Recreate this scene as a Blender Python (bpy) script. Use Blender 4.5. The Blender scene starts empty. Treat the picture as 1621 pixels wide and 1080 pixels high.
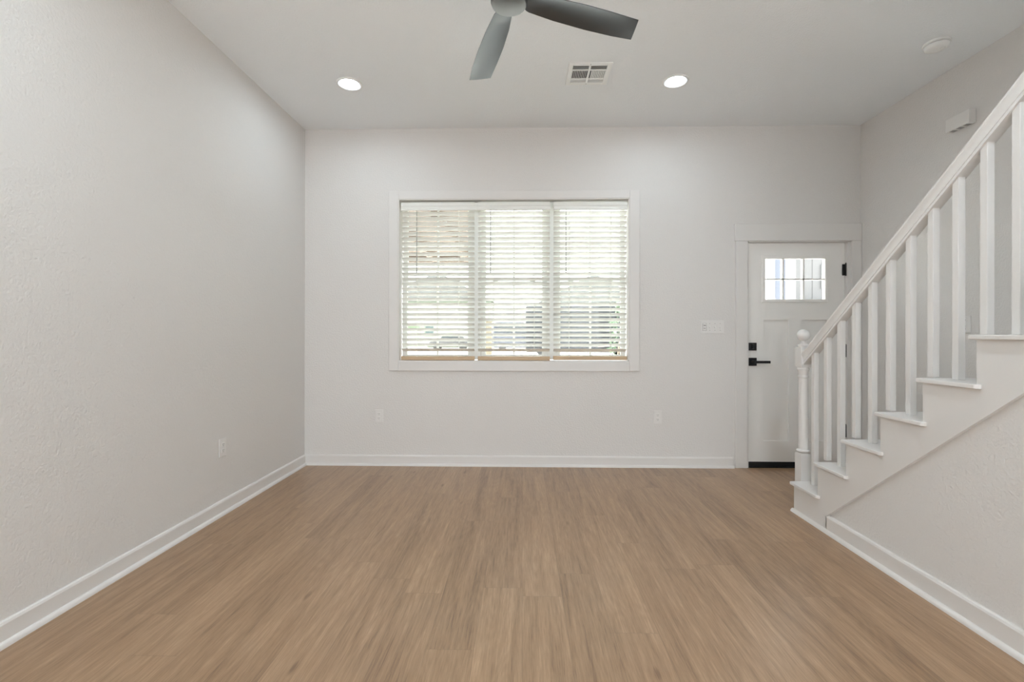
import bpy, bmesh, math, random
from mathutils import Vector, Matrix

# ------------------------------------------------------------------ camera, world, lights
SC = bpy.context.scene
COL = SC.collection
F_PX, YAW, ROLL, EYE = 744.385, 0.0221, 0.0012, 1.188
cam_data = bpy.data.cameras.new('camera')
cam_data.sensor_width = 36.0
cam_data.lens = F_PX / 1621.0 * 36.0
cam_data.shift_y = -10.65 / 1621.0
cam_data.clip_start = 0.05
cam_data.clip_end = 300
cam = bpy.data.objects.new('camera', cam_data)
COL.objects.link(cam)
cam.matrix_world = (Matrix.Translation((0, 0, EYE)) @ Matrix.Rotation(YAW, 4, 'Z')
                    @ Matrix.Rotation(math.pi / 2, 4, 'X') @ Matrix.Rotation(ROLL, 4, 'Z'))
SC.camera = cam

world = bpy.data.worlds.new('world')
SC.world = world
world.use_nodes = True
bg = world.node_tree.nodes['Background']
bg.inputs['Color'].default_value = (0.93, 0.97, 1.0, 1)
bg.inputs['Strength'].default_value = 4.8

SC.view_settings.view_transform = 'Standard'
SC.view_settings.look = 'None'
SC.view_settings.exposure = 0.31
SC.view_settings.gamma = 1.0
SC.view_settings.use_curve_mapping = False
SC.cycles.use_denoising = True
SC.cycles.max_bounces = 10
SC.cycles.diffuse_bounces = 8
SC.cycles.transparent_max_bounces = 16
SC.cycles.sample_clamp_indirect = 10.0


def area_light(name, loc, rot, sx, sy, power, color=(1, 1, 1)):
    d = bpy.data.lights.new(name, 'AREA')
    d.shape = 'RECTANGLE'; d.size = sx; d.size_y = sy
    d.energy = power; d.color = color
    o = bpy.data.objects.new(name, d); COL.objects.link(o)
    o.location = loc; o.rotation_euler = rot
    return o


# unseen area lamps added outside the two rear windows as fill light
FILL = 16.0
sd_ = bpy.data.lights.new('sun', 'SUN'); sd_.energy = 32.0; sd_.angle = math.radians(2.0); sd_.color = (1.0, 0.97, 0.92)
so_ = bpy.data.objects.new('sun', sd_); COL.objects.link(so_)
so_.location = (-12, 4, 16)
so_.rotation_euler = Vector((0.75, 0.14, -1.0)).to_track_quat('-Z', 'Y').to_euler()
area_light('rear_fill', (-0.75, -4.62, 1.5), (math.radians(118), 0, 0), 1.7, 1.7, FILL, (0.96, 0.98, 1.0))
area_light('rear_fill', (1.35, -4.62, 1.5), (math.radians(118), 0, 0), 1.7, 1.7, FILL, (0.96, 0.98, 1.0))
LAMP, LAMP_FRONT = 400.0, 108.0   # radiance of the downlight lenses (the middle pair at full power, the rest dimmed)

# ------------------------------------------------------------------ room numbers (metres)
XL, XR, D, H = -1.981, 2.999, 4.239, 3.05
REAR = -4.5
XS = 1.825           # stair skirt face
XU = 1.842           # under-stair wall face
RISE, RUN, Y0 = 0.198, 0.254, 3.200
PITCH = 0.79
NSTEP = 14

# ------------------------------------------------------------------ materials
MATS = {}


def new_mat(name):
    m = bpy.data.materials.new(name); m.use_nodes = True
    MATS[name] = m
    return m, m.node_tree, m.node_tree.nodes['Principled BSDF']


def plain(name, col, rough=0.5, metal=0.0, spec=0.5, bump=None):
    m, nt, p = new_mat(name)
    p.inputs['Base Color'].default_value = (*col, 1)
    p.inputs['Roughness'].default_value = rough
    p.inputs['Metallic'].default_value = metal
    p.inputs['Specular IOR Level'].default_value = spec
    if bump:
        scale, strength, dist, detail = bump
        tc = nt.nodes.new('ShaderNodeTexCoord')
        n = nt.nodes.new('ShaderNodeTexNoise'); n.inputs['Scale'].default_value = scale
        n.inputs['Detail'].default_value = detail
        b = nt.nodes.new('ShaderNodeBump'); b.inputs['Strength'].default_value = strength
        b.inputs['Distance'].default_value = dist
        nt.links.new(tc.outputs['Object'], n.inputs['Vector'])
        nt.links.new(n.outputs['Fac'], b.inputs['Height'])
        nt.links.new(b.outputs['Normal'], p.inputs['Normal'])
    return m


WALL = plain('wall_paint', (0.735, 0.716, 0.696), 0.75, spec=0.25, bump=(80, 0.6, 0.005, 2.0))
CEIL = plain('ceiling_paint', (0.875, 0.90, 0.92), 0.9, spec=0.15, bump=(95, 0.55, 0.005, 2.0))
TRIM = plain('trim_paint', (0.755, 0.735, 0.715), 0.38, spec=0.4, bump=(14, 0.03, 0.002, 1.0))
DOORP = plain('door_paint', (0.89, 0.875, 0.85), 0.42, spec=0.4, bump=(20, 0.03, 0.002, 1.0))
REGW = plain('register_white', (0.88, 0.89, 0.88), 0.4, bump=(60, 0.02, 0.001, 1.0))
PLAST = plain('white_plastic', (0.78, 0.765, 0.745), 0.32, bump=(60, 0.02, 0.001, 1.0))
PLASTG = plain('grey_plastic', (0.30, 0.29, 0.28), 0.45, bump=(60, 0.02, 0.001, 1.0))
VINYL = plain('white_vinyl', (0.84, 0.86, 0.83), 0.4, bump=(30, 0.02, 0.001, 1.0))
SLAT = plain('blind_slat_white', (0.86, 0.86, 0.82), 0.42, bump=(40, 0.03, 0.001, 1.0))
TANR = plain('rail_sun_tint', (0.56, 0.40, 0.25), 0.45, bump=(50, 0.05, 0.001, 2.0))  # tan is warm sunlight on a white rail, put into the colour
BLACK = plain('black_metal', (0.012, 0.012, 0.013), 0.38, bump=(60, 0.02, 0.001, 1.0))
DARKG = plain('dark_duct', (0.10, 0.10, 0.10), 0.7, bump=(60, 0.02, 0.001, 1.0))
SWEEP = plain('black_rubber', (0.006, 0.006, 0.006), 0.7, bump=(60, 0.05, 0.001, 1.0))
CORD = plain('cord_white', (0.80, 0.80, 0.76), 0.8, bump=(200, 0.1, 0.001, 1.0))
WAND = plain('wand_grey', (0.42, 0.42, 0.40), 0.3, bump=(60, 0.02, 0.001, 1.0))
FANB = plain('fan_blade_grey', (0.112, 0.121, 0.126), 0.36, metal=0.75, bump=(30, 0.02, 0.001, 1.0))
FANH = plain('fan_cap_silver', (0.185, 0.192, 0.191), 0.42, metal=0.7, bump=(40, 0.05, 0.002, 2.0))
FAND = plain('fan_motor_dark', (0.03, 0.03, 0.032), 0.4, metal=0.4, bump=(30, 0.02, 0.001, 1.0))
STEEL = plain('brushed_steel', (0.45, 0.45, 0.44), 0.35, metal=0.9, bump=(60, 0.02, 0.001, 1.0))
# outdoors
CONC = plain('concrete', (0.50, 0.49, 0.47), 0.9, bump=(8, 0.3, 0.01, 4.0))
ASPH = plain('asphalt', (0.13, 0.13, 0.135), 0.9, bump=(40, 0.4, 0.01, 3.0))
GRASS = plain('grass', (0.12, 0.22, 0.05), 0.9, bump=(60, 0.8, 0.03, 3.0))
CREAM = plain('cream_paint', (0.25, 0.21, 0.13), 0.6, bump=(20, 0.05, 0.002, 1.0))
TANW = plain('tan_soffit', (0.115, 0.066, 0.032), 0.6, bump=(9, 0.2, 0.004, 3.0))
LEAF = plain('leaf_green', (0.035, 0.075, 0.03), 0.6, bump=(30, 0.3, 0.01, 2.0))
BARK = plain('bark', (0.14, 0.10, 0.07), 0.9, bump=(18, 0.6, 0.02, 4.0))
CARD = plain('car_paint_dark', (0.018, 0.021, 0.025), 0.5, spec=0.25, bump=(3, 0.01, 0.001, 1.0))
CARB = plain('car_paint_blue', (0.02, 0.026, 0.042), 0.3, spec=0.6, bump=(3, 0.01, 0.001, 1.0))
CARG = plain('car_paint_grey', (0.03, 0.03, 0.03), 0.4, spec=0.6, bump=(3, 0.01, 0.001, 1.0))
CGLASS = plain('car_glass', (0.02, 0.024, 0.026), 0.15, spec=0.3, bump=(3, 0.01, 0.001, 1.0))
TIRE = plain('tyre_rubber', (0.02, 0.02, 0.02), 0.8, bump=(60, 0.3, 0.004, 2.0))
LAMPR = plain('tail_lamp_red', (0.08, 0.012, 0.012), 0.25, bump=(60, 0.05, 0.002, 1.0))
PLATE = plain('plate_white', (0.16, 0.14, 0.14), 0.5, bump=(60, 0.05, 0.002, 1.0))
SIDEB = plain('siding_blue_grey', (0.11, 0.12, 0.15), 0.7, bump=(12, 0.1, 0.004, 2.0))
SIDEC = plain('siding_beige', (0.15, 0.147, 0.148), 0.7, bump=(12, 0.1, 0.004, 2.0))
SIDEW = plain('siding_pale', (0.42, 0.43, 0.42), 0.7, bump=(12, 0.1, 0.004, 2.0))
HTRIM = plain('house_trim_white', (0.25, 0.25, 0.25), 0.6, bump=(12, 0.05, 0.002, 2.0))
ROOF = plain('roof_shingle', (0.10, 0.10, 0.11), 0.9, bump=(14, 0.6, 0.02, 3.0))
WHITEL = plain('white_lettering', (0.3, 0.3, 0.3), 0.6, bump=(12, 0.05, 0.002, 2.0))
HGLASS = plain('house_glass', (0.05, 0.075, 0.085), 0.1, spec=0.6, bump=(3, 0.01, 0.001, 1.0))


def lens_mat(name, strength):
    m, nt, p = new_mat(name)
    p.inputs['Base Color'].default_value = (0.9, 0.9, 0.9, 1)
    p.inputs['Emission Color'].default_value = (0.79, 0.92, 1.0, 1)
    p.inputs['Emission Strength'].default_value = strength
    return m


LENS = lens_mat('downlight_lens', LAMP)
LENSF = lens_mat('downlight_lens_dimmed', LAMP_FRONT)


def glass_mat(name):
    m, nt, p = new_mat(name)
    nt.nodes.remove(p)
    out = nt.nodes['Material Output']
    t = nt.nodes.new('ShaderNodeBsdfTransparent'); t.inputs['Color'].default_value = (0.97, 0.985, 0.975, 1)
    g = nt.nodes.new('ShaderNodeBsdfGlossy'); g.inputs['Roughness'].default_value = 0.02
    fr = nt.nodes.new('ShaderNodeFresnel'); fr.inputs['IOR'].default_value = 1.3
    mx = nt.nodes.new('ShaderNodeMixShader')
    nt.links.new(fr.outputs[0], mx.inputs['Fac'])
    nt.links.new(t.outputs[0], mx.inputs[1]); nt.links.new(g.outputs[0], mx.inputs[2])
    nt.links.new(mx.outputs[0], out.inputs['Surface'])
    return m


GLASS = glass_mat('window_glass')


def wood_floor():
    m, nt, p = new_mat('floor_oak_plank')
    N, Lk = nt.nodes, nt.links

    def math_(op, a, b=None, c=None):
        n = N.new('ShaderNodeMath'); n.operation = op
        for i, v in enumerate((a, b, c)):
            if v is None: continue
            if isinstance(v, (int, float)): n.inputs[i].default_value = v
            else: Lk.new(v, n.inputs[i])
        return n.outputs[0]
    tc = N.new('ShaderNodeTexCoord')
    sx = N.new('ShaderNodeSeparateXYZ'); Lk.new(tc.outputs['Object'], sx.inputs[0])
    X, Y = sx.outputs['X'], sx.outputs['Y']
    W, LN = 0.181, 1.22
    col = math_('FLOOR', math_('DIVIDE', X, W))
    wn = N.new('ShaderNodeTexWhiteNoise'); wn.noise_dimensions = '1D'; Lk.new(col, wn.inputs['W'])
    yy = math_('ADD', math_('DIVIDE', Y, LN), math_('MULTIPLY', wn.outputs['Value'], 7.3))
    row = math_('FLOOR', yy)
    cid = N.new('ShaderNodeCombineXYZ'); Lk.new(col, cid.inputs[0]); Lk.new(row, cid.inputs[1])
    wn2 = N.new('ShaderNodeTexWhiteNoise'); wn2.noise_dimensions = '3D'; Lk.new(cid.outputs[0], wn2.inputs['Vector'])
    # seams
    fx = math_('FRACT', math_('DIVIDE', X, W)); fy = math_('FRACT', yy)
    ex = math_('MULTIPLY', math_('MINIMUM', fx, math_('SUBTRACT', 1.0, fx)), W)
    ey = math_('MULTIPLY', math_('MINIMUM', fy, math_('SUBTRACT', 1.0, fy)), LN)
    edge = math_('MINIMUM', ex, ey)
    seam = math_('LESS_THAN', edge, 0.0008)
    # grain coordinates, shifted per plank
    off = math_('MULTIPLY', wn2.outputs['Value'], 37.0)

    def grain(sxm, sym, detail, dist=0.0, rough=0.55):
        c = N.new('ShaderNodeCombineXYZ')
        Lk.new(math_('ADD', math_('MULTIPLY', X, sxm), off), c.inputs[0])
        Lk.new(math_('ADD', math_('MULTIPLY', Y, sym), math_('MULTIPLY', off, 3.1)), c.inputs[1])
        n = N.new('ShaderNodeTexNoise'); n.inputs['Scale'].default_value = 1.0
        n.inputs['Detail'].default_value = detail; n.inputs['Roughness'].default_value = rough
        n.inputs['Distortion'].default_value = dist
        Lk.new(c.outputs[0], n.inputs['Vector'])
        return n.outputs['Fac']
    g1 = grain(14, 0.9, 4, 1.2)        # broad cathedral bands
    g2 = grain(70, 2.6, 5, 1.0, 0.7)  # streaks
    g3 = grain(300, 11.0, 3, 0.0, 0.65)  # pores
    g4 = grain(9, 0.75, 1.0, 0.6, 0.4)  # contour field of the cathedral figure
    rings = math_('SINE', math_('MULTIPLY', g4, 95.0))
    kn = N.new('ShaderNodeTexVoronoi'); kn.inputs['Scale'].default_value = 1.0
    kc = N.new('ShaderNodeCombineXYZ')
    Lk.new(math_('ADD', math_('MULTIPLY', X, 4.2), off), kc.inputs[0])
    Lk.new(math_('MULTIPLY', Y, 1.15), kc.inputs[1])
    Lk.new(kc.outputs[0], kn.inputs['Vector'])
    knot = N.new('ShaderNodeMapRange'); Lk.new(kn.outputs['Distance'], knot.inputs['Value'])
    knot.inputs['From Min'].default_value = 0.015; knot.inputs['From Max'].default_value = 0.06
    knot.inputs['To Min'].default_value = 1.0; knot.inputs['To Max'].default_value = 0.0
    v = math_('ADD', math_('MULTIPLY', g1, 0.36), math_('ADD', math_('MULTIPLY', g2, 0.40), math_('MULTIPLY', g3, 0.34)))
    v = math_('ADD', v, math_('MULTIPLY', math_('SUBTRACT', wn2.outputs['Value'], 0.5), 0.075))
    v = math_('ADD', v, math_('SUBTRACT', math_('MULTIPLY', rings, 0.016), 0.01))
    v = math_('SUBTRACT', v, math_('MULTIPLY', knot.outputs['Result'], 0.22))
    cr = N.new('ShaderNodeValToRGB'); Lk.new(v, cr.inputs['Fac'])
    e = cr.color_ramp.elements
    e[0].position = 0.38; e[0].color = (0.19, 0.107, 0.055, 1)
    e[1].position = 0.70; e[1].color = (0.49, 0.322, 0.195, 1)
    k = e.new(0.50); k.color = (0.315, 0.191, 0.104, 1)
    k = e.new(0.60); k.color = (0.39, 0.246, 0.141, 1)
    mx = N.new('ShaderNodeMix'); mx.data_type = 'RGBA'
    Lk.new(math_('MULTIPLY', seam, 0.45), mx.inputs['Factor'])
    Lk.new(cr.outputs['Color'], mx.inputs['A']); mx.inputs['B'].default_value = (0.10, 0.06, 0.035, 1)
    Lk.new(mx.outputs['Result'], p.inputs['Base Color'])
    Lk.new(math_('ADD', 0.25, math_('MULTIPLY', g2, 0.12)), p.inputs['Roughness'])
    p.inputs['Specular IOR Level'].default_value = 0.9
    b = N.new('ShaderNodeBump'); b.inputs['Strength'].default_value = 0.25; b.inputs['Distance'].default_value = 0.0012
    Lk.new(math_('SUBTRACT', math_('ADD', g3, g2), seam), b.inputs['Height'])
    Lk.new(b.outputs['Normal'], p.inputs['Normal'])
    return m


FLOOR = wood_floor()


# ------------------------------------------------------------------ mesh helpers
class MB:
    """collects shapes and links them as one mesh object"""

    def __init__(self):
        self.bm = bmesh.new()

    def box(self, x0, x1, y0, y1, z0, z1, bevel=0.0, seg=2):
        t = bmesh.new()
        bmesh.ops.create_cube(t, size=1.0)
        for v in t.verts:
            v.co = Vector(((x0 + x1) / 2 + v.co.x * (x1 - x0), (y0 + y1) / 2 + v.co.y * (y1 - y0),
                           (z0 + z1) / 2 + v.co.z * (z1 - z0)))
        if bevel:
            bmesh.ops.bevel(t, geom=t.edges[:], offset=bevel, segments=seg, affect='EDGES', profile=0.5)
        self._merge(t)
        return self

    def _merge(self, t, mat=None):
        if mat is not None: bmesh.ops.transform(t, matrix=mat, verts=t.verts)
        bmesh.ops.recalc_face_normals(t, faces=t.faces)
        me = bpy.data.meshes.new('tmp'); t.to_mesh(me); t.free()
        self.bm.from_mesh(me); bpy.data.meshes.remove(me)

    def prism(self, pts, axis, a, b, bevel=0.0, seg=2):
        """extrude a closed 2-D outline along an axis from a to b (axis x: pts=(y,z); y: (x,z); z: (x,y))"""
        t = bmesh.new()

        def mk(p, q):
            return {'x': (q, p[0], p[1]), 'y': (p[0], q, p[1]), 'z': (p[0], p[1], q)}[axis]
        va = [t.verts.new(mk(p, a)) for p in pts]
        vb = [t.verts.new(mk(p, b)) for p in pts]
        n = len(pts)
        t.faces.new(va); t.faces.new(vb[::-1])
        for i in range(n):
            t.faces.new((va[i], va[(i + 1) % n], vb[(i + 1) % n], vb[i]))
        bmesh.ops.recalc_face_normals(t, faces=t.faces)
        if bevel:
            bmesh.ops.bevel(t, geom=t.edges[:], offset=bevel, segments=seg, affect='EDGES', profile=0.5)
        self._merge(t)
        return self

    def lathe(self, prof, c=(0, 0, 0), seg=32, mat=None):
        """revolve (r, z) pairs round a vertical axis through c"""
        t = bmesh.new()
        rings = []
        for r, z in prof:
            if r < 1e-6: rings.append([t.verts.new((c[0], c[1], c[2] + z))])
            else:
                rings.append([t.verts.new((c[0] + r * math.cos(2 * math.pi * k / seg),
                                           c[1] + r * math.sin(2 * math.pi * k / seg), c[2] + z)) for k in range(seg)])
        for A, B in zip(rings, rings[1:]):
            if len(A) == 1 and len(B) == 1: continue
            for k in range(seg):
                k2 = (k + 1) % seg
                if len(A) == 1: t.faces.new((A[0], B[k], B[k2]))
                elif len(B) == 1: t.faces.new((A[k], A[k2], B[0]))
                else: t.faces.new((A[k], A[k2], B[k2], B[k]))
        for R in (rings[0], rings[-1]):
            if len(R) > 1: t.faces.new(R)
        self._merge(t, mat)
        return self

    def tube(self, p, q, r, seg=10):
        p, q = Vector(p), Vector(q)
        d = q - p
        m = Matrix.Translation(p) @ d.to_track_quat('Z', 'Y').to_matrix().to_4x4()
        return self.lathe([(0, 0), (r, 0), (r, d.length), (0, d.length)], seg=seg, mat=m)

    def build(self, name, mat, parent=None, smooth=None, loc=None):
        me = bpy.data.meshes.new(name)
        self.bm.normal_update()
        self.bm.to_mesh(me); self.bm.free()
        me.materials.append(mat)
        o = bpy.data.objects.new(name, me); COL.objects.link(o)
        if parent is not None: o.parent = parent
        if loc is not None: o.location = loc
        if smooth is not None:
            for p in me.polygons: p.use_smooth = True
            me.set_sharp_from_angle(angle=math.radians(smooth))
        return o


def empty(name, loc=(0, 0, 0)):
    o = bpy.data.objects.new(name, None); COL.objects.link(o)
    o.location = loc; o.empty_display_size = 0.05
    return o


def tag(o, label, cat, group=None, kind=None):
    o['label'] = label; o['category'] = cat
    if group: o['group'] = group
    if kind: o['kind'] = kind
    return o


def struct(o, label=None, cat=None):
    o['kind'] = 'structure'
    if label: o['label'] = label
    if cat: o['category'] = cat
    return o


def copy_tree(o, parent=None):
    c = o.copy(); COL.objects.link(c)
    if parent is not None: c.parent = parent
    for ch in [x for x in COL.objects if x.parent is o]:
        copy_tree(ch, c)
    return c


# ------------------------------------------------------------------ room shell
T = 0.14
WIN = (-1.118, 0.953, 0.947, 2.403)      # window opening
DOOR = (2.000, 2.911, 0.0, 2.020)

m = MB().box(XL - T, XR + T, REAR - T, D + T, -0.08, 0.0)
struct(m.build('floor', FLOOR), 'warm oak plank floor running towards the window wall', 'floor')

# ceiling with the stairwell opening beside the right wall, nearer than the frame shows
m = MB()
m.box(XL - T, 1.90, REAR - T, D + T, H, H + 0.25)
m.box(1.90, XR + T, 2.45, D + T, H, H + 0.25)
m.box(1.90, XR + T, REAR - T, -0.36, H, H + 0.25)
struct(m.build('ceiling', CEIL), 'matt white textured ceiling', 'ceiling')

struct(MB().box(XL - T, XL, REAR - T, D + T, 0, H).build('wall_left', WALL),
       'long blank off-white wall on the left', 'wall')
struct(MB().box(XR, XR + T, REAR - T, D + T, 0, 5.6).build('wall_right', WALL),
       'off-white wall behind the staircase', 'wall')

m = MB()
m.box(XL, WIN[0], D, D + T, 0, H)
m.box(WIN[0], WIN[1], D, D + T, 0, WIN[2])
m.box(WIN[0], WIN[1], D, D + T, WIN[3], H)
m.box(WIN[1], DOOR[0], D, D + T, 0, H)
m.box(DOOR[0], DOOR[1], D, D + T, DOOR[3], H)
m.box(DOOR[1], XR, D, D + T, 0, H)
struct(m.build('wall_back', WALL), 'off-white wall with the window and the front door', 'wall')

# rear wall behind the camera, with two unseen windows added to let light in
m = MB()
RW = [(-1.6, 0.1), (0.5, 2.2)]
m.box(XL, RW[0][0], REAR - T, REAR, 0, H)
m.box(RW[0][1], RW[1][0], REAR - T, REAR, 0, H)
m.box(RW[1][1], XR, REAR - T, REAR, 0, H)
for a, b in RW:
    m.box(a, b, REAR - T, REAR, 0, 0.5); m.box(a, b, REAR - T, REAR, 2.5, H)
struct(m.build('wall_rear', WALL), 'off-white wall behind the camera', 'wall')
for i, (a, b) in enumerate(RW):
    m = MB()
    y0, y1 = REAR - 0.09, REAR - 0.04
    for x0, x1, z0, z1 in ((a, a + .05, .5, 2.5), (b - .05, b, .5, 2.5), (a, b, .5, .55), (a, b, 2.45, 2.5)):
        m.box(x0, x1, y0, y1, z0, z1)
    m.box((a + b) / 2 - .02, (a + b) / 2 + .02, y0, y1, .55, 2.45)
    struct(m.build('window_%d' % (i + 2), VINYL), 'unseen white rear window added to let light in', 'window')

# wall under the stairs: follows the skirt, closed at the near end
yn = Y0 - RUN * NSTEP
m = MB()
zz = lambda y: 0.10 + PITCH * (2.862 - y)
m.prism([(2.875, 0.0), (2.875, 0.12), (yn, min(H, zz(yn) + 0.12)), (yn, 0.0)], 'x', XU, XU + 0.016)
struct(m.build('wall_under_stairs', WALL), 'textured off-white wall below the stair skirt', 'wall')
struct(MB().box(XU, XR, yn - 0.12, yn - .001, 0, 5.6).build('wall_stair_end', WALL), 'wall closing the stairwell behind the camera', 'wall')
# stairwell above the ceiling
m = MB()
m.box(1.80, 1.90, -0.36, 2.45, H + 0.25, 5.6)
m.box(1.80, XR, 2.45, 2.55, H + 0.25, 5.6)
m.box(1.80, XR + T, -0.5, 2.55, 5.6, 5.7)
struct(m.build('wall_stairwell', WALL), 'upper stairwell walls', 'wall')


# baseboards with shoe moulding
def board_profile(h, t):
    return [(0, 0), (t, 0), (t, h - 0.012), (t - 0.004, h - 0.003), (t - 0.009, h), (0, h)]


def shoe_profile(t, r=0.017):
    pts = [(t, 0)]
    for k in range(7):
        a = math.pi / 2 * k / 6
        pts.append((t + r * math.cos(a), 0.021 * math.sin(a)))
    return pts


BH = 0.094
bl = MB().prism([(XL + u, v) for u, v in board_profile(BH, .015)], 'y', REAR, D).build('baseboard_left', TRIM)
struct(bl, 'white baseboard along the left wall', 'baseboard')
MB().prism([(XL + u, v) for u, v in shoe_profile(.015)], 'y', REAR, D - .015).build('shoe_molding', TRIM, bl, 40)
bb = MB().prism([(D - u, v) for u, v in board_profile(BH, .015)], 'x', XL + .015, 1.878).build('baseboard_back', TRIM)
struct(bb, 'white baseboard under the window', 'baseboard')
MB().prism([(D - u, v) for u, v in shoe_profile(.015)], 'x', XL + .015, 1.880).build('shoe_molding', TRIM, bb, 40)
bs = MB().prism([(XU - u, v) for u, v in board_profile(0.104, XU - XS)], 'y', yn, 2.868).build('baseboard_stairs', TRIM)
struct(bs, 'white baseboard along the wall under the stairs', 'baseboard')
MB().prism([(XU - u, v) for u, v in shoe_profile(XU - XS, .018)], 'y', yn, Y0 + 0.012).build('shoe_molding', TRIM, bs, 40)
br = MB().prism([(XR - u, v) for u, v in board_profile(BH, .015)], 'y', Y0, D - .02).build('baseboard_right', TRIM)
struct(br, 'white baseboard beside the front door', 'baseboard')

# ------------------------------------------------------------------ window
cy0, cy1 = D - 0.018, D
m = MB()
cx0, cx1, cz0, cz1 = -1.207, 1.046, 0.857, 2.480
m.box(cx0, WIN[0] - .003, cy0, cy1, cz0, cz1, .003, 1)
m.box(WIN[1] + .003, cx1, cy0, cy1, cz0, cz1, .003, 1)
m.box(WIN[0] - .003, WIN[1] + .003, cy0, cy1, WIN[3] + .003, cz1, .003, 1)
m.box(WIN[0] - .003, WIN[1] + .003, cy0, cy1, cz0, WIN[2] - .003, .003, 1)
struct(m.build('trim_1', TRIM), 'flat white casing round the triple window', 'window casing')

w1 = struct(empty('window_1', (0, 0, 0)), 'triple white window behind the three blinds', 'window')
m = MB()    # jamb lining, sill and mullions
m.box(WIN[0] - .004, WIN[0] + .004, D - .014, D + T, WIN[2], WIN[3])
m.box(WIN[1] - .004, WIN[1] + .004, D - .014, D + T, WIN[2], WIN[3])
m.box(WIN[0], WIN[1], D - .014, D + T, WIN[3] - .004, WIN[3] + .004)
m.box(WIN[0], WIN[1], D - .014, D + T, WIN[2] - .004, WIN[2] + .002)
MULL = (-0.420, 0.2645)
m.build('jamb', TRIM, w1)
m = MB()
for c in MULL: m.box(c - .038, c + .038, D + .055, D + T, WIN[2] + .01, WIN[3] - .01, .002, 1)
m.build('mullion', VINYL, w1)
BAYS = ((-1.106, -0.458), (-0.382, 0.2265), (0.3025, 0.941))
zb, zt, zm = WIN[2] + .012, WIN[3] - .012, 1.655
for k, (a, b) in enumerate(BAYS):
    for part, z0, z1, y in (('lower_sash', zb, zm + .02, D + .075), ('upper_sash', zm - .02, zt, D + .102)):
        f = .045
        m = MB()
        y1 = y + .025
        m.box(a, a + f, y, y1, z0, z1, .003, 1); m.box(b - f, b, y, y1, z0, z1, .003, 1)
        m.box(a + f, b - f, y, y1, z0, z0 + .042, .003, 1); m.box(a + f, b - f, y, y1, z1 - .042, z1, .003, 1)
        s = m.build(part, VINYL, w1)
        g = MB()
        xc, zc = (a + b) / 2, (z0 + z1) / 2
        g.box(xc - .009, xc + .009, y + .008, y + .018, z0 + .04, z1 - .04)
        g.box(a + f, b - f, y + .008, y + .018, zc - .009, zc + .009)
        g.build('grille', VINYL, s)
        MB().box(a + f - .004, b - f + .004, y + .011, y + .015, z0 + .038, z1 - .038).build('pane', GLASS, s)
        if part == 'lower_sash':
            for q in (.22, .78):
                x = a + (b - a) * q
                lk = MB().box(x - .026, x + .026, y - .004, y + .02, z1, z1 + .012, .003, 1)
                lk.box(x - .008, x + .022, y - .010, y + .006, z1 + .010, z1 + .022, .003, 1)
                lk.build('sash_lock', STEEL, s)


# ------------------------------------------------------------------ blinds
def slat_bm(w):
    """crowned slat, 50 mm deep, room edge up"""
    mb = MB(); t = bmesh.new()
    n = 8; depth = .050; th = .0028
    prof = []
    for k in range(n + 1):
        u = -depth / 2 + depth * k / n
        prof.append((u, .0035 * (1 - (2 * u / depth) ** 2)))
    pts = prof + [(u, v - th) for u, v in reversed(prof)]
    a = math.radians(-33)
    rp = [(u * math.cos(a) - v * math.sin(a), u * math.sin(a) + v * math.cos(a)) for u, v in pts]
    mb.prism(rp, 'x', -w / 2, w / 2)
    return mb


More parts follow.
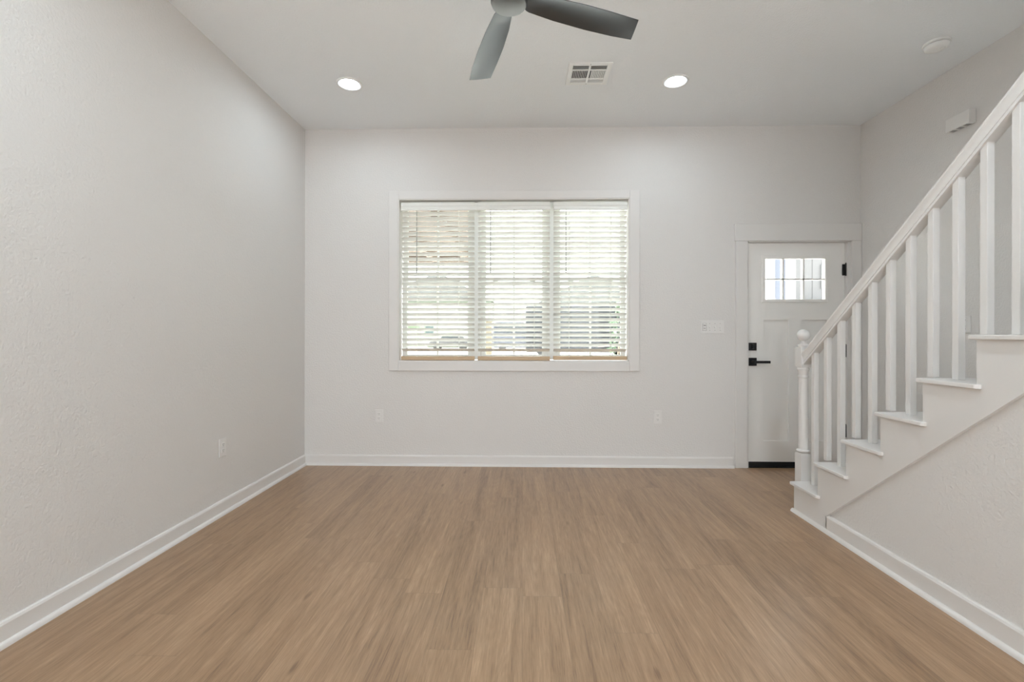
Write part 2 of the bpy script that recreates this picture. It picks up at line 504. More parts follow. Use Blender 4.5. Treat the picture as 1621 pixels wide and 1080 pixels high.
YB = D + 0.037
NS, ZS0, PITCHS = 28, 2.288, 0.0460
BL = [(-1.099, -0.437, 'left', 0.140), (-0.403, 0.2475, 'middle', 0.115), (0.2815, 0.938, 'right', 0.110)]
LBL = {'left': 'white slatted blind over the left window panel, brown shade behind its top slats',
       'middle': 'white slatted blind hanging between the two other blinds',
       'right': 'white slatted blind at the right with its own separate valance'}
for x0, x1, nm, wnd in BL:
    w = x1 - x0; xc = (x0 + x1) / 2
    r = tag(empty('window_blind', (xc, YB, WIN[3] - .013)), LBL[nm], 'window blind', 'slatted blinds in the triple window')
    zo = WIN[3] - .013
    # headrail + valance
    MB().box(-w / 2, w / 2, -.020, .028, -.050, -.002).build('headrail', SLAT, r)
    pv = [(-.030, -.010), (-.034, -.014), (-.034, -.038), (-.031, -.044), (-.031, -.060), (-.035, -.066),
          (-.035, -.080), (-.031, -.083), (-.026, -.083), (-.026, -.010)]
    e0 = .004 if nm != 'middle' else .0165
    e1 = .0165 if nm == 'left' else .004
    MB().prism(pv, 'x', -w / 2 - e0, w / 2 + e1, .0008, 1).build('valance', SLAT, r)
    # slats
    first = None
    for k in range(NS):
        if first is None:
            s = first = slat_bm(w).build('slat', SLAT, r, 40)
        else:
            s = first.copy(); COL.objects.link(s)
        s.location = (0, 0, ZS0 - PITCHS * k - zo)
    drop = {'left': .001, 'middle': .001, 'right': -.003}[nm]
    zr = .970 - zo - drop
    rail = MB().prism([(-.026, -.014), (-.022, -.018), (.022, -.018), (.026, -.014), (.026, .012), (.020, .018), (-.020, .018), (-.026, .012)],
               'x', -w / 2 - .002, w / 2 + .002, .0015, 1).build('bottom_rail', TANR, r)
    rail.location = (0, 0, zr)
    rail['label'] = 'bottom rail with warm sunlight put into its tan colour'
    # ladder cords front and back
    for q in (.215, .785):
        x = -w / 2 + w * q
        c = MB()
        c.tube((x, -.0245, zr), (x, -.0245, -.05), .0013, 6)
        c.tube((x, .0245, zr), (x, .0245, -.05), .0013, 6)
        for k in range(NS):
            z = ZS0 - PITCHS * k - zo
            c.tube((x, -.0245, z + .010), (x, .0245, z - .018), .0009, 5)
        c.build('ladder_cord', CORD, r)
    x = -w / 2 + wnd
    c = MB().tube((x, -.036, -.085), (x, -.036, -.62), .0034, 8)
    c.lathe([(0, 0), (.005, .002), (.0055, .02), (.0034, .03)], (x, -.036, -.645), 10)
    c.tube((x, -.030, -.07), (x, -.037, -.09), .002, 6)
    c.build('tilt_wand', WAND, r, 40)

# ------------------------------------------------------------------ front door
m = MB()
m.box(1.896, DOOR[0], cy0, cy1, 0, DOOR[3], .003, 1)
m.box(DOOR[1], XR - .001, cy0, cy1, 0, DOOR[3], .003, 1)
m.box(1.886, XR - .001, cy0 - .003, cy1, DOOR[3], 2.172, .003, 1)
struct(m.build('trim_2', TRIM), 'wide white casing round the front door', 'door casing')

d1 = struct(empty('door_1', (0, 0, 0)), 'white front door with six small panes and black lever handle', 'door')
SX0, SX1, SZ0, SZ1, SY = 2.017, 2.881, 0.047, 2.010, D + 0.030
m = MB()
m.box(DOOR[0] - .002, SX0 - .003, D - .005, D + T, 0, DOOR[3])
m.box(SX1 + .003, DOOR[1] + .002, D - .005, D + T, 0, DOOR[3])
m.box(DOOR[0], DOOR[1], D - .005, D + T, SZ1 + .003, DOOR[3] + .004)
m.build('door_jamb', TRIM, d1)
m = MB()
P1, P2 = (2.162, 2.385), (2.497, 2.735)
GX, GZ = (2.172, 2.709), (1.500, 1.871)
y0, y1 = SY, SY + .044
m.box(SX0, P1[0], y0, y1, SZ0, SZ1)
m.box(P2[1], SX1, y0, y1, SZ0, SZ1)
m.box(P1[0], P2[1], y0, y1, SZ0, 0.234)
m.box(P1[1], P2[0], y0, y1, 0.234, 1.320)
m.box(P1[0], P2[1], y0, y1, 1.320, GZ[0])
m.box(P1[0], P2[1], y0, y1, GZ[1], SZ1)
m.box(P1[0], GX[0], y0, y1, GZ[0], GZ[1])
m.box(GX[1], P2[1], y0, y1, GZ[0], GZ[1])
for a, b in (P1, P2):
    m.box(a, b, y0 + .013, y1 - .013, 0.234, 1.320)
bmesh.ops.remove_doubles(m.bm, verts=m.bm.verts, dist=1e-5)
m.build('door_slab', DOORP, d1)
m = MB()
a, b, c, d_ = 2.146, 2.729, 1.476, 1.901
for x0, x1, z0, z1 in ((a, GX[0] + .004, c, d_), (GX[1] - .004, b, c, d_), (GX[0], GX[1], c, GZ[0] + .004), (GX[0], GX[1], GZ[1] - .004, d_)):
    m.box(x0, x1, SY - .010, SY + .012, z0, z1, .004, 2)
m.build('glass_frame', DOORP, d1)
m = MB()
for x in (2.340, 2.521):
    m.box(x - .007, x + .007, SY + .004, SY + .018, GZ[0], GZ[1])
    m.box(x - .007, x + .007, SY + .026, SY + .040, GZ[0], GZ[1])
m.box(GX[0], GX[1], SY + .004, SY + .018, 1.679, 1.691)
m.box(GX[0], GX[1], SY + .026, SY + .040, 1.679, 1.691)
m.build('muntin_bars', DOORP, d1)
MB().box(GX[0] - .003, GX[1] + .003, SY + .0195, SY + .0245, GZ[0] - .003, GZ[1] + .003).build('pane', GLASS, d1)
MB().box(SX0, SX1, SY - .004, SY + .050, 0.010, 0.047).build('door_sweep', SWEEP, d1)
struct(MB().box(DOOR[0], DOOR[1], D - .004, D + T, 0.0, 0.010).build('trim_3', SWEEP), 'black threshold under the front door', 'threshold')
# deadbolt and lever
o = MB().box(2.025, 2.098, SY - .012, SY, 1.045, 1.115, .003, 2)
o.box(2.054, 2.069, SY - .030, SY - .010, 1.060, 1.100, .003, 2)
o.build('deadbolt', BLACK, d1)
ro = MB().box(2.025, 2.099, SY - .012, SY, 0.908, 0.980, .003, 2).build('handle_rosette', BLACK, d1)
o = MB().tube((2.062, SY - .01, .944), (2.062, SY - .055, .944), .013, 14)
o.box(2.052, 2.196, SY - .062, SY - .048, .932, .955, .003, 2)
o.build('lever', BLACK, ro, 40)
hinge0 = None
for z in (1.767, 1.042, 0.328):
    if hinge0 is None:
        o = MB().tube((0, 0, -.054), (0, 0, .054), .0075, 12)
        o.lathe([(0, 0), (.005, .002), (.006, .008), (0, .013)], (0, 0, .052), 10)
        o.box(-.028, 0, .006, .009, -.050, .050)
        o.box(.000, .012, .004, .008, -.050, .050)
        hinge0 = h_ = o.build('hinge', BLACK, d1, 40)
    else:
        h_ = hinge0.copy(); COL.objects.link(h_)
    h_.location = (SX1 + .0025, SY - .012, z)

# ------------------------------------------------------------------ staircase
st = tag(empty('staircase', (2.4, 1.5, 0)), 'white closed-side staircase climbing along the right wall', 'staircase')
st_inv = Vector((-2.4, -1.5, 0))


def local(o, base):
    o.location = -Vector(base)
    return o


SB = (2.4, 1.5, 0)
# skirt board: steps above, sloping edge below
pts = [(Y0, 0.0), (Y0, RISE - .019)]
for i in range(NSTEP):
    yr = Y0 - RUN * (i + 1)
    pts.append((yr, RISE * (i + 1) - .019))
    if i < NSTEP - 1: pts.append((yr, RISE * (i + 2) - .019))
pts += [(yn, zz(yn)), (2.862, 0.100), (2.862, 0.0)]
local(MB().prism(pts, 'x', XS, XS + .0345).build('skirt_board', TRIM, st), SB)
for i in range(NSTEP):
    yr = Y0 - RUN * i
    local(MB().box(XS + .034, XR - .001, yr - .018, yr - .0005, RISE * i if i else 0.0, RISE * (i + 1) - .019).build('riser', TRIM, st), SB)
    t = MB()
    z1 = RISE * (i + 1); z0 = z1 - .019
    yb = yr - RUN
    xo = 1.804
    # tread with nosing and a return that runs a little past the next riser, corners clipped
    outline = [(xo + .008, yr + .022), (XR - .001, yr + .022), (XR - .001, yb), (XS + .001, yb), (XS + .001, yb - .022),
               (xo + .012, yb - .022), (xo, yb - .010), (xo, yr + .014)]
    t.prism(outline, 'z', z0, z1, .0035, 2)
    local(t.build('tread', TRIM, st), SB)
# far closing panel of the stringer below the first riser is the first riser itself

rl = tag(empty('stair_railing', (1.92, 3.2, 0)), 'white stair railing with turned newel post and square balusters', 'stair railing')
RB = (1.92, 3.2, 0)
# newel
nx, ny, hw = 1.921, 3.258, .036
nw = MB()
nw.box(nx - hw, nx + hw, ny - hw, ny + hw, 0, .370, .0)


def cham(mb, z0, z1, up):
    """curved shoulders between a square block and the turned shaft"""
    n = 5
    for k in range(n):
        f0, f1 = k / n, (k + 1) / n
        s = hw * math.sqrt(max(0, 1 - f1 ** 2)) * .35 + hw * .65
        a, b = (z0 + (z1 - z0) * f0, z0 + (z1 - z0) * f1) if up else (z1 - (z1 - z0) * f1, z1 - (z1 - z0) * f0)
        mb.box(nx - s, nx + s, ny - s, ny + s, a, b)


cham(nw, .370, .386, True)
turn = [(0, .384), (.031, .386), (.040, .391), (.042, .397), (.040, .403), (.033, .406), (.031, .412), (.0305, .60), (.0285, .885),
        (.0285, .893), (.033, .897), (.034, .902), (.033, .907), (.029, .911), (.029, .935), (.034, .943), (.0375, .950),
        (.0375, .957), (.033, .962), (.034, .968), (0, .968)]
nw.lathe(turn, (nx, ny, 0), 36)
cham(nw, .962, .978, False)
nw.box(nx - hw, nx + hw, ny - hw, ny + hw, .976, 1.098)
cham(nw, 1.098, 1.106, True)
local(nw.build('newel_post', TRIM, rl, 35), RB)
fin = MB()
prof = [(0, 1.104), (.030, 1.105), (.034, 1.111), (.034, 1.117), (.028, 1.122), (.018, 1.127), (.0155, 1.136), (.0165, 1.144)]
R_, zc = .0405, 1.184
for k in range(17):
    a = -math.pi / 2 + .44 + (math.pi - .44) * k / 16
    prof.append((max(0, R_ * math.cos(a)), zc + R_ * math.sin(a)))
fin.lathe(prof, (nx, ny, 0), 36)
fo = local(fin.build('ball_finial', TRIM, rl, 50), RB)

# handrail: profile swept along the pitch, plumb-cut against the newel
RY0 = ny - hw                      # start at newel near face


def rail_z(y): return 0.985 + 0.797 * (RY0 - y)   # underside of the rail on the slope


xr_ = 1.922
vs = math.sqrt(1 + 0.797 ** 2)     # perpendicular -> vertical stretch
half = [(.024, 0), (.024, .011), (.0215, .0125), (.0215, .0145), (.0245, .016), (.0250, .028), (.0275, .038), (.0320, .046),
        (.0345, .050), (.0350, .056), (.0330, .061), (.024, .066), (.012, .068)]
prof = [(u, v) for u, v in half] + [(-u, v) for u, v in reversed(half)]
hr = MB(); t = bmesh.new()
ends = []
YE = yn + .02
for y in (RY0, YE):
    ends.append([t.verts.new((xr_ + u, y, rail_z(y) + v * vs)) for u, v in prof])
n = len(prof)
t.faces.new(ends[0]); t.faces.new(ends[1][::-1])
for i in range(n):
    t.faces.new((ends[0][i], ends[0][(i + 1) % n], ends[1][(i + 1) % n], ends[1][i]))
hr._merge(t)
local(hr.build('handrail', TRIM, rl, 25), RB)

# balusters: two to a tread, tops cut to the pitch
bx0, bx1 = 1.907, 1.938
for i in range(2 * NSTEP - 2):
    yb = 3.116 - RUN / 2 * i
    zbot = RISE * (i // 2 + 1) if i % 2 == 0 else RISE * ((i - 1) // 2 + 2)
    # index 0 on tread 1, then pairs (1,2) on tread 2 ...
    zbot = RISE * (1 + (i + 1) // 2)
    ya, yc = yb, yb + .031
    p4 = [(ya, zbot), (yc, zbot), (yc, rail_z(yc) + .002), (ya, rail_z(ya) + .002)]
    b = MB().prism(p4, 'x', bx0, bx1, .0015, 1)
    local(b.build('baluster', TRIM, rl), RB)

# ------------------------------------------------------------------ ceiling fan
FX, FY = -0.063, 2.158
fan = tag(empty('ceiling_fan', (FX, FY, H)), 'dark grey four-blade ceiling fan with silver round cap', 'ceiling fan')
FB = (FX, FY, H)
f = MB().lathe([(0, 0), (.070, 0), (.072, -.012), (.062, -.045), (.030, -.062), (0, -.062)], (0, 0, 0), 36)
f.build('ceiling_canopy', FAND, fan, 40)
MB().tube((0, 0, -.05), (0, 0, -.22), .013, 16).build('downrod', FAND, fan, 40)
MB().lathe([(0, -.205), (.030, -.21), (.050, -.225), (.078, -.245), (.084, -.265), (.084, -.338), (.080, -.343), (0, -.343)],
           (0, 0, 0), 48).build('motor_housing', FAND, fan, 40)
MB().lathe([(0, -.338), (.0815, -.339), (.0815, -.346), (.078, -.351), (.05, -.357), (.02, -.3595), (0, -.360)],
           (0, 0, 0), 48).build('hub_cap', FANH, fan, 40)


def blade():
    mb = MB(); t = bmesh.new()
    lead = [(.080, .030), (.10, .046), (.24, .062), (.42, .072), (.57, .073), (.684, .067)]
    trail = [(.080, .028), (.10, .043), (.22, .058), (.36, .064), (.50, .062), (.654, .056)]

    def itp(tab, q):
        for (a, va), (b, vb) in zip(tab, tab[1:]):
            if q <= b: return va + (vb - va) * (q - a) / (b - a)
        return tab[-1][1]
    ns, nc = 40, 14
    top, bot = [], []
    for i in range(ns + 1):
        s = i / ns
        ra, rb = [], []
        for j in range(nc + 1):
            c = j / nc
            rl_ = .080 + (.660 - .080) * s; rt = .080 + (.632 - .080) * s
            x = rt + (rl_ - rt) * c
            yl = itp(lead, .08 + .604 * s); yt = -itp(trail, .08 + .574 * s)
            y = yt + (yl - yt) * c
            pitch = math.radians(11 - 4 * s)
            k = 1 - (2 * c - 1) ** 2
            camber = .012 * k * min(1, s * 6) * (1 - s ** 3)
            z = -y * math.sin(pitch) + camber - .028 * s
            th = .0035 + .004 * k
            ra.append(t.verts.new((x, y * math.cos(pitch), z + th / 2)))
            rb.append(t.verts.new((x, y * math.cos(pitch), z - th / 2)))
        top.append(ra); bot.append(rb)
    for i in range(ns):
        for j in range(nc):
            t.faces.new((top[i][j], top[i + 1][j], top[i + 1][j + 1], top[i][j + 1]))
            t.faces.new((bot[i][j], bot[i][j + 1], bot[i + 1][j + 1], bot[i + 1][j]))
        t.faces.new((top[i][0], bot[i][0], bot[i + 1][0], top[i + 1][0]))
        t.faces.new((top[i][nc], top[i + 1][nc], bot[i + 1][nc], bot[i][nc]))
    for j in range(nc):
        t.faces.new((top[0][j], top[0][j + 1], bot[0][j + 1], bot[0][j]))
        t.faces.new((top[ns][j], bot[ns][j], bot[ns][j + 1], top[ns][j + 1]))
    mb._merge(t)
    return mb


b0 = None
for k in range(4):
    if b0 is None: b0 = b_ = blade().build('blade', FANB, fan, 60)
    else: b_ = b0.copy(); COL.objects.link(b_)
    b_.location = (0, 0, -.322)
    b_.rotation_euler = (0, 0, math.radians(106.5 + 90 * k))

# ------------------------------------------------------------------ ceiling fittings
dl0 = None
DL = [(-1.287, 3.468, 'round recessed downlight in the ceiling left of the fan'),
      (1.122, 3.477, 'round recessed downlight in the ceiling right of the air register'),
      (-1.287, 0.9, 'downlight overhead on the left, just behind the camera'),
      (1.122, 0.9, 'downlight overhead on the right, just behind the camera'),
      (-1.287, -1.4, 'unseen fill downlight added at the left in the middle of the rear half'),  # rear four are unseen lamps, added as fill light
      (1.122, -1.4, 'unseen fill downlight added at the right in the middle of the rear half'),
      (-1.287, -3.6, 'unseen fill downlight added at the left close to the rear windows'),
      (1.122, -3.6, 'unseen fill downlight added at the right close to the rear windows')]
for i, (x, y, lab) in enumerate(DL):
    if dl0 is None:
        r = dl0 = empty('downlight', (x, y, H))
        MB().lathe([(.094, 0), (.094, -.004), (.090, -.009), (.082, -.010), (.066, -.003), (.062, 0.0), (.062, .006), (.094, .006)],
                   (0, 0, 0), 48).build('trim_ring', REGW, r, 50)
        MB().lathe([(0, -.0035), (.040, -.0035), (.060, -.0025), (.0625, -.0005), (.0625, 0), (0, 0)], (0, 0, 0), 48).build('lens', LENSF, r, 60)
        lens_bright = [o for o in COL.objects if o.parent is r and o.name.startswith('lens')][0].data.copy()
        lens_bright.materials[0] = LENS
    else:
        r = copy_tree(dl0); r.location = (x, y, H)
        if 0 < y < 3:
            for c in [o for o in COL.objects if o.parent is r and o.name.startswith('lens')]:
                c.data = lens_bright
    tag(r, lab, 'downlight', 'recessed ceiling downlights')
r = copy_tree(dl0); r.location = (2.45, 1.0, 5.6)  # unseen stairwell pair, added to brighten the stairs and right wall
tag(r, 'unseen fill downlight added high in the stairwell ceiling', 'downlight', 'recessed ceiling downlights')
r = copy_tree(r); r.location = (2.45, -0.2, 5.6)
tag(r, 'unseen fill downlight added high in the stairwell ceiling, nearer the rear', 'downlight', 'recessed ceiling downlights')

# air register, four-way
vr = tag(empty('air_register', (0.468, 3.367, H)), 'square white louvred air register in the ceiling', 'air vent')
hx, hy = .150, .142
m = MB()
ix, iy = .118, .108
for x0, x1, y0, y1 in ((-hx, -ix, -hy, hy), (ix, hx, -hy, hy), (-ix, ix, -hy, -iy), (-ix, ix, iy, hy), (-.008, .008, -iy, iy)):
    m.box(x0, x1, y0, y1, -.007, 0.001, .002, 1)
m.box(-ix, ix, -.058, -.046, -.006, 0); m.box(-ix, ix, .056, .068, -.006, 0)
m.build('frame', REGW, vr)
MB().box(-ix, ix, -iy, iy, -.0010, 0.0).build('duct_opening', DARKG, vr)
m = MB()
for sx in (-1, 1):
    for k in range(9):
        x = sx * (.014 + .0118 * k + .005)
        lean = -.002 if sx < 0 else .006
        m.prism([(x - .0012, -.0012), (x + .0012, -.0012), (x + lean + .0012, -.0060), (x + lean - .0012, -.0060)], 'y', -.046, .056)
    for k in range(4):
        y = -.104 + .0125 * k
        m.prism([(y + .0045, -.0012), (y + .0060, -.0012), (y + .0015, -.0060), (y, -.0060)], 'x', sx * .008, sx * ix)
        y = .071 + .010 * k
        m.prism([(y, -.0012), (y + .002, -.0012), (y + .002, -.0060), (y, -.0060)], 'x', sx * .008, sx * ix)
m.build('louvre', REGW, vr)
for y in (-.125, .125):
    MB().lathe([(0, 0), (.004, 0), (.003, -.002), (0, -.0025)], (.0, y, -.007), 12).build('screw', STEEL, vr)

# smoke detector
sd = tag(empty('smoke_detector', (2.640, 3.060, H)), 'round white smoke detector on the ceiling above the stairs', 'smoke detector')
MB().lathe([(0, 0), (.072, 0), (.072, -.010), (.068, -.013), (.062, -.014), (0, -.014)], (0, 0, 0), 40).build('base', REGW, sd, 40)
MB().lathe([(0, -.012), (.058, -.013), (.058, -.018), (0, -.018)], (0, 0, 0), 40).build('vent_gap', PLASTG, sd, 40)
m = MB().lathe([(0, -.0175), (.064, -.0175), (.065, -.022), (.060, -.034), (.048, -.041), (.022, -.044), (0, -.044)], (0, 0, 0), 40)
m.build('cover', REGW, sd, 40)
MB().lathe([(0, -.040), (.012, -.041), (.012, -.047), (.010, -.049), (0, -.049)], (.022, -.022, 0), 20).build('test_button', REGW, sd, 40)

# door chime on the right wall
ch = tag(empty('door_chime', (XR, 3.262, 2.640)), 'white rectangular chime box high on the right wall', 'door chime')
m = MB().box(-.050, 0, -.086, .086, -.046, .046, .004, 2)
m.build('case', PLAST, ch)
for y in (-.050, 0, .050):
    MB().box(-.042, -.010, y - .014, y + .014, -.0475, -.0455).build('sound_slot', PLASTG, ch)


# ------------------------------------------------------------------ wall plates
def outlet(name, loc, rotz, label):
    """duplex receptacle; built facing -y, rotated to its wall"""
    r = tag(empty(name, loc), label, 'outlet', 'white duplex wall outlets')
    MB().box(-.036, .036, -.006, 0, -.059, .059, .003, 2).build('cover_plate', PLAST, r)
    for s in (-1, 1):
        f = MB().box(-.0165, .0165, -.0085, -.004, s * .0195 - .0135, s * .0195 + .0135, .003, 2).build('receptacle', PLAST, r)
        q = MB()
        zc_ = s * .0195
        q.box(-.0075, -.0050, -.0092, -.008, zc_ - .001, zc_ + .008)
        q.box(.0050, .0075, -.0092, -.008, zc_ - .001, zc_ + .007)
        q.tube((0, -.008, zc_ - .0075), (0, -.0092, zc_ - .0075), .0026, 10)
        q.build('slots', PLASTG, f)
    MB().lathe([(0, 0), (.003, 0), (.0025, -.001), (0, -.0012)], (0, 0, 0), 10, Matrix.Translation((0, -.006, 0)) @ Matrix.Rotation(-math.pi / 2, 4, 'X')).build('screw', PLAST, r)
    r.rotation_euler = (0, 0, rotz)
    return r


outlet('wall_outlet', (-1.297, D, .446), 0, 'white duplex outlet below the left edge of the window')
outlet('wall_outlet', (1.211, D, .447), 0, 'white duplex outlet between the window and the front door')
outlet('wall_outlet', (XL, 3.062, .438), math.pi / 2, 'white duplex outlet on the left side wall')


def toggle(par, x, z=0):
    b = MB().box(x - .005, x + .005, -.0075, -.004, z - .012, z + .012, .001, 1).build('toggle_slot', PLASTG, par)
    b.data.materials[0] = PLAST
    MB().prism([(-.006, z - .006), (-.006, z + .006), (-.017, z - .002), (-.017, z - .009)], 'x', x - .0045, x + .0045, .001, 1).build('toggle', PLAST, par)
    for s in (-1, 1):
        MB().tube((x, -.006, z + s * .030), (x, -.0072, z + s * .030), .0026, 10).build('screw', PLASTG, par)


sw = tag(empty('switch_plate', (1.694, D, 1.255)), 'wide four-gang switch plate beside the front door casing', 'light switch')
MB().box(-.103, .103, -.006, 0, -.058, .058, .003, 2).build('cover_plate', PLAST, sw)
xg = [-.069, -.023, .023, .069]
m = MB()
for x0, x1, z0, z1 in ((-.0172, -.0152, -.034, .034), (.0152, .0172, -.034, .034), (-.0172, .0172, -.034, -.032), (-.0172, .0172, .032, .034)):
    m.box(xg[0] + x0, xg[0] + x1, -.0072, -.005, z0, z1)
m.build('rocker_outline', PLASTG, sw)
rk = MB().prism([(-.005, -.031), (-.005, .031), (-.011, .029), (-.0085, 0), (-.006, -.029)], 'x', xg[0] - .0148, xg[0] + .0148, .001, 1).build('rocker', PLAST, sw)
m = MB().box(xg[0] - .010, xg[0] + .010, -.0122, -.0085, .010, .018, .001, 1)
m.box(xg[0] - .008, xg[0] + .008, -.0105, -.0070, -.014, -.009, .001, 1)
m.build('indicator_bars', PLASTG, rk)
for x in xg[1:]: toggle(sw, x)

s2 = tag(empty('switch_plate', (XR, 3.245, 1.258)), 'single switch plate on the right wall behind the balusters', 'light switch')
MB().box(-.036, .036, -.006, 0, -.058, .058, .003, 2).build('cover_plate', PLAST, s2)
toggle(s2, 0)
s2.rotation_euler = (0, 0, -math.pi / 2)

# ------------------------------------------------------------------ outdoors
GZ0 = -0.15
struct(MB().box(-60, 60, D + T, 90, GZ0 - .3, GZ0 - .02).build('lawn', GRASS), 'green lawn beyond the paved lot', 'lawn')
struct(MB().box(-60, 60, D + T, 46.0, GZ0 - .02, GZ0).build('paved_lot', CONC), 'pale sunlit concrete lot in front of the house', 'paved lot')

# tan canopy that shades the left window's upper slats
pc = tag(empty('porch_canopy', (-2.2, 5.69, 2.35)), 'tan wood canopy outside the upper left window panel', 'canopy')
m = MB().prism([(-1.5, -1.31), (1.76, -1.31), (1.49, 1.31), (-1.5, 1.31)], 'z', 0, .16)
m.build('soffit', TANW, pc)
m = MB()
for k in range(7): m.box(-1.48 + .47 * k, -1.40 + .47 * k, -1.30, 1.29, -.09, .0)
m.build('rafters', TANW, pc)
MB().box(-1.55, 1.53, 1.25, 1.31, -.09, .22).build('fascia', TANW, pc)

po = tag(empty('yard_post', (-0.495, 6.9, GZ0)), 'cream square post seen low through the middle blind', 'post')
MB().box(-.05, .05, -.05, .05, 0, 1.52, .004, 1).build('shaft', CREAM, po)
MB().box(-.065, .065, -.065, .065, 1.52, 1.56, .006, 1).build('cap', CREAM, po)


def car(name, loc, rotz, L, Wd, Ht, paint, label, suv=False, pofs=0.0):
    """car facing +x in its own frame, origin on the ground under its middle"""
    r = tag(empty(name, loc), label, 'car', 'cars parked outside')
    r.rotation_euler = (0, 0, rotz)
    hl, hwid = L / 2, Wd / 2
    wr = .34
    base = .22
    sh = Ht * .60
    if suv:
        side = [(-hl, base + .15), (-hl, sh), (-hl + .06, sh + .05), (hl - 1.25, sh + .04), (hl - .25, sh - .10), (hl, sh - .28), (hl, base + .1),
                (hl - .15, base), (-hl + .15, base)]
        cab = [(-hl + .05, sh), (-hl + .22, Ht - .06), (-hl + .5, Ht), (.45, Ht), (.75, Ht - .06), (hl - 1.15, sh)]
    else:
        side = [(-hl, base + .15), (-hl, sh - .08), (-hl + .1, sh), (-hl + .9, sh + .03), (hl - 1.35, sh + .02), (hl - .3, sh - .12), (hl, sh - .28),
                (hl, base + .1), (hl - .15, base), (-hl + .15, base)]
        cab = [(-hl + .55, sh), (-hl + 1.15, Ht - .04), (-hl + 1.5, Ht), (.25, Ht), (.6, Ht - .05), (hl - 1.3, sh)]
    MB().prism(side, 'y', -hwid, hwid, .06, 3).build('body', paint, r, 40)
    t = bmesh.new()
    ins = .14
    va = [t.verts.new((x, -hwid + .05 + (ins if z > sh + .1 else 0), z)) for x, z in cab]
    vb = [t.verts.new((x, hwid - .05 - (ins if z > sh + .1 else 0), z)) for x, z in cab]
    n_ = len(cab)
    t.faces.new(va); t.faces.new(vb[::-1])
    for i in range(n_): t.faces.new((va[i], va[(i + 1) % n_], vb[(i + 1) % n_], vb[i]))
    bmesh.ops.recalc_face_normals(t, faces=t.faces)
    bmesh.ops.bevel(t, geom=t.edges[:], offset=.03, segments=2, affect='EDGES')
    cb = MB(); cb._merge(t)
    cb.build('cabin', paint, r, 40)
    # glazing slightly proud of the cabin
    zA, zB = sh + .08, Ht - .10
    for s, xe in ((-1, None), (1, None)):
        g = MB()
        yy_ = s * (hwid - .05 - ins * .55)
        lo = s * (hwid - .02); hi = s * (hwid - .185)
        t = bmesh.new()
        xs = (cab[1][0] + .18, cab[4][0] - .12)
        q = [t.verts.new(p) for p in ((xs[0] - .1, lo, zA), (xs[1] + .35, lo, zA), (xs[1], hi, zB), (xs[0] + .05, hi, zB))]
        q2 = [t.verts.new((v.co.x, v.co.y - s * .02, v.co.z)) for v in q]
        t.faces.new(q); t.faces.new(q2[::-1])
        for i in range(4): t.faces.new((q[i], q[(i + 1) % 4], q2[(i + 1) % 4], q2[i]))
        g._merge(t)
        g.build('side_window', CGLASS, r)
    for nm_, (x0, z0), (x1, z1), dx in (('rear_window', cab[0], cab[1], -.015), ('windshield', cab[5], cab[4], .015)):
        t = bmesh.new()
        f0, f1 = .15, .88
        xa, za = x0 + (x1 - x0) * f0 + dx, z0 + (z1 - z0) * f0
        xb, zb_ = x0 + (x1 - x0) * f1 + dx, z0 + (z1 - z0) * f1
        wa, wb = hwid - .16, hwid - .26
        q = [t.verts.new(p) for p in ((xa, -wa, za), (xa, wa, za), (xb, wb, zb_), (xb, -wb, zb_))]
        q2 = [t.verts.new((v.co.x - dx * 2, v.co.y, v.co.z)) for v in q]
        t.faces.new(q); t.faces.new(q2[::-1])
        for i in range(4): t.faces.new((q[i], q[(i + 1) % 4], q2[(i + 1) % 4], q2[i]))
        g = MB(); g._merge(t); g.build(nm_, CGLASS, r)
    for sx in (-1, 1):
        for s in (-1, 1):
            mt = Matrix.Translation((sx * (hl - .85), s * (hwid - .20), wr)) @ Matrix.Rotation(-s * math.pi / 2, 4, 'X')
            w_ = MB().lathe([(0, 0), (wr - .05, 0), (wr, .03), (wr, .18), (wr - .05, .21), (wr - .12, .205), (0, .20)], (0, 0, 0), 28, mt)
            w_.build('wheel', TIRE, r, 40)
    for s in (-1, 1):
        MB().box(-hl - .012, -hl + .06, s * (hwid - .16) - .11, s * (hwid - .16) + .11, sh - .20, sh - .06, .015, 2).build('tail_lamp', LAMPR, r)
    MB().box(-hl - .014, -hl + .02, -.155 + pofs, .155 + pofs, sh - .16, sh - .02, .006, 1).build('number_plate', PLATE, r)
    return r


vn = tag(empty('cargo_van', (3.35, 29.1, GZ0)), 'long dark van seen through the right blind, white lettering on its side', 'van')
o = MB().box(-3.16, 2.2, -1.05, 1.05, .42, 3.02, .08, 3)
o.prism([(2.2, .42), (2.2, 2.6), (2.55, 2.55), (3.0, 1.75), (3.55, 1.55), (3.62, .9), (3.6, .42)], 'y', -1.0, 1.0, .05, 2)
o.build('body', CARD, vn, 40)
for s in (-1, 1):
    MB().prism([(2.3, 1.65), (2.3, 2.35), (2.5, 2.35), (2.85, 1.75), (2.8, 1.65)], 'y', s * 1.0, s * 1.015).build('side_window', CGLASS, vn)
    for x in (-2.1, 2.75):
        mt = Matrix.Translation((x, s * .80, .40)) @ Matrix.Rotation(-s * math.pi / 2, 4, 'X')
        MB().lathe([(0, 0), (.34, 0), (.40, .03), (.40, .22), (.34, .26), (.25, .25), (0, .245)], (0, 0, 0), 28, mt).build('wheel', TIRE, vn, 40)
MB().box(-3.1, 3.4, -.98, .98, .26, .44).build('chassis', TIRE, vn)
MB().box(1.12, 1.52, -1.062, -1.045, .58, .74, .004, 1).build('pale_panel', PLATE, vn)
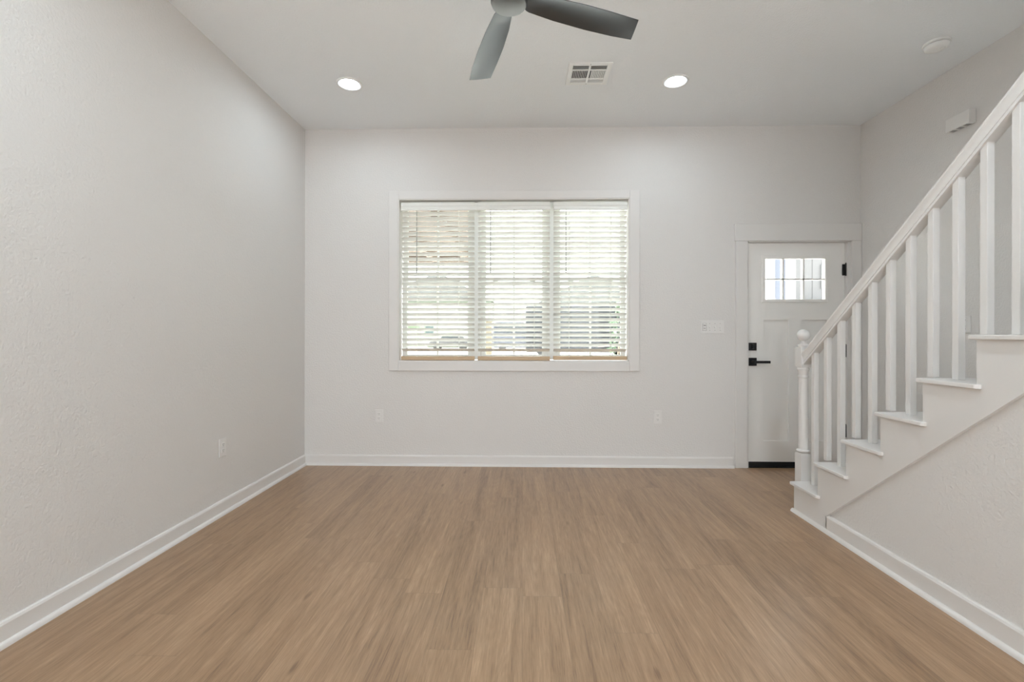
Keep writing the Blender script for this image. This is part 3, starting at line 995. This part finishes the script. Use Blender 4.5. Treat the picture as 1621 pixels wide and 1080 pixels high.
# white lettering on the side
t = bpy.data.curves.new('lettering', 'FONT'); t.body = 'www.'; t.size = .40; t.extrude = .006; t.align_x = 'LEFT'
tmp = bpy.data.objects.new('lettering', t); COL.objects.link(tmp)
me = bpy.data.meshes.new_from_object(tmp.evaluated_get(bpy.context.evaluated_depsgraph_get()))
bpy.data.objects.remove(tmp); bpy.data.curves.remove(t)
me.materials.clear(); me.materials.append(WHITEL)
lo = bpy.data.objects.new('lettering', me); COL.objects.link(lo)
lo.parent = vn; lo.location = (1.22, -1.056, 1.52)
lo.rotation_euler = (math.pi / 2, 0, 0)
car('parked_car', (-0.55, 39.5, GZ0), math.radians(4), 4.0, 1.9, 2.35, CARB, 'blue-grey car far off, seen low through the middle blind', True)
car('parked_car', (-6.2, 40.5, GZ0), math.radians(183), 3.9, 1.8, 1.45, CARG, 'grey car far off, seen low through the left blind')

random.seed(4)


def tree(name, loc, h, rad, label, n=700, leaf=.09):
    r = tag(empty(name, loc), label, 'tree', 'garden trees outside')
    MB().lathe([(0, 0), (.09, 0), (.07, h * .3), (.05, h * .6), (0, h * .75)], (0, 0, 0), 10).build('trunk', BARK, r, 60)
    t = bmesh.new()
    for k in range(n):
        while True:
            p = Vector((random.uniform(-1, 1), random.uniform(-1, 1), random.uniform(-1, 1)))
            if .35 < p.length < 1: break
        c = Vector((p.x * rad, p.y * rad, h * .62 + p.z * h * .38))
        a = Vector((random.uniform(-1, 1), random.uniform(-1, 1), random.uniform(-1, 1))).normalized()
        b = a.orthogonal().normalized()
        s = leaf * random.uniform(.7, 1.3)
        q = [t.verts.new(c + a * s), t.verts.new(c + b * s * .45), t.verts.new(c - a * s), t.verts.new(c - b * s * .45)]
        t.faces.new(q)
    me = bpy.data.meshes.new('foliage'); t.to_mesh(me); t.free(); me.materials.append(LEAF)
    o = bpy.data.objects.new('foliage', me); COL.objects.link(o); o.parent = r
    return r


tree('young_tree', (1.52, 7.3, GZ0), 1.85, .20, 'small leafy tree in front of the dark car', 260, .05)


def house(loc, w, d, h, siding, wins, label, cat='house', porch=None):
    r = tag(empty('townhouse', loc), label, cat, 'townhouses across the street')
    m_ = MB().box(0, w, 0, d, 0, h)
    x = .2
    while x < w - .1:
        m_.box(x - .02, x + .02, -.02, 0.0, .3, h); x += .42
    m_.build('walls', siding, r)
    m_ = MB()
    m_.box(-.06, .28, -.06, .25, 0, h); m_.box(w - .26, w + .08, -.06, .25, 0, h); m_.box(0, w, -.07, .0, h - .3, h)
    m_.build('corner_boards', HTRIM, r)
    ov = .15 if w < 2 else .5
    MB().prism([(-ov, h - .05), (w + ov, h - .05), (w / 2, h + w * .28)], 'y', -.5, d + .5).build('roof', ROOF, r)
    for x0, x1, z0, z1 in wins:
        f_ = MB()
        f_.box(x0 - .12, x0, -.08, .0, z0 - .12, z1 + .12); f_.box(x1, x1 + .12, -.08, .0, z0 - .12, z1 + .12)
        f_.box(x0, x1, -.08, .0, z0 - .12, z0); f_.box(x0, x1, -.08, .0, z1, z1 + .12)
        f_.box(x0, x1, -.06, .0, (z0 + z1) / 2 - .04, (z0 + z1) / 2 + .04)
        f_ = f_.build('window', HTRIM, r)
        MB().box(x0, x1, -.035, -.02, z0, z1).build('pane', HGLASS, f_)
    if porch:
        x0, x1, z = porch
        MB().prism([(-1.0, z), (0, z + .30), (0, z + .18), (-1.0, z - .12)], 'x', x0, x1).build('porch_roof', ROOF, r)
        c_ = MB()
        for x in (x0 + .2, x1 - .2): c_.box(x - .1, x + .1, -.95, -.75, 0, z - .05)
        c_.build('porch_columns', HTRIM, r)
    return r


house((10.3, 20.0, GZ0), 1.0, 7, 7.0, SIDEB, [], 'narrow blue-grey townhouse end with white corner trim, left in the door panes')
house((11.74, 21.0, GZ0), 8.0, 9, 7.5, SIDEC, [(1.5, 2.2, 3.48, 4.30), (5.2, 6.1, 3.48, 4.30)],
      'pale grey-beige townhouse with a small window, right in the door panes', porch=(.4, 7.6, 2.52))
house((-17.0, 58.0, GZ0), 13.0, 9, 5.4, SIDEW, [(1.2, 2.2, 1.2, 2.6), (5.0, 6.0, 1.2, 2.6)],
      'pale house far across the street behind the left blind', porch=(2.4, 4.6, 2.5))
house((2.5, 60.0, GZ0), 13.0, 9, 5.4, SIDEW, [(1.0, 2.0, 1.2, 2.6), (4.6, 5.6, 1.2, 2.6)],
      'pale house far across the street behind the right blind', porch=(2.2, 4.4, 2.5))
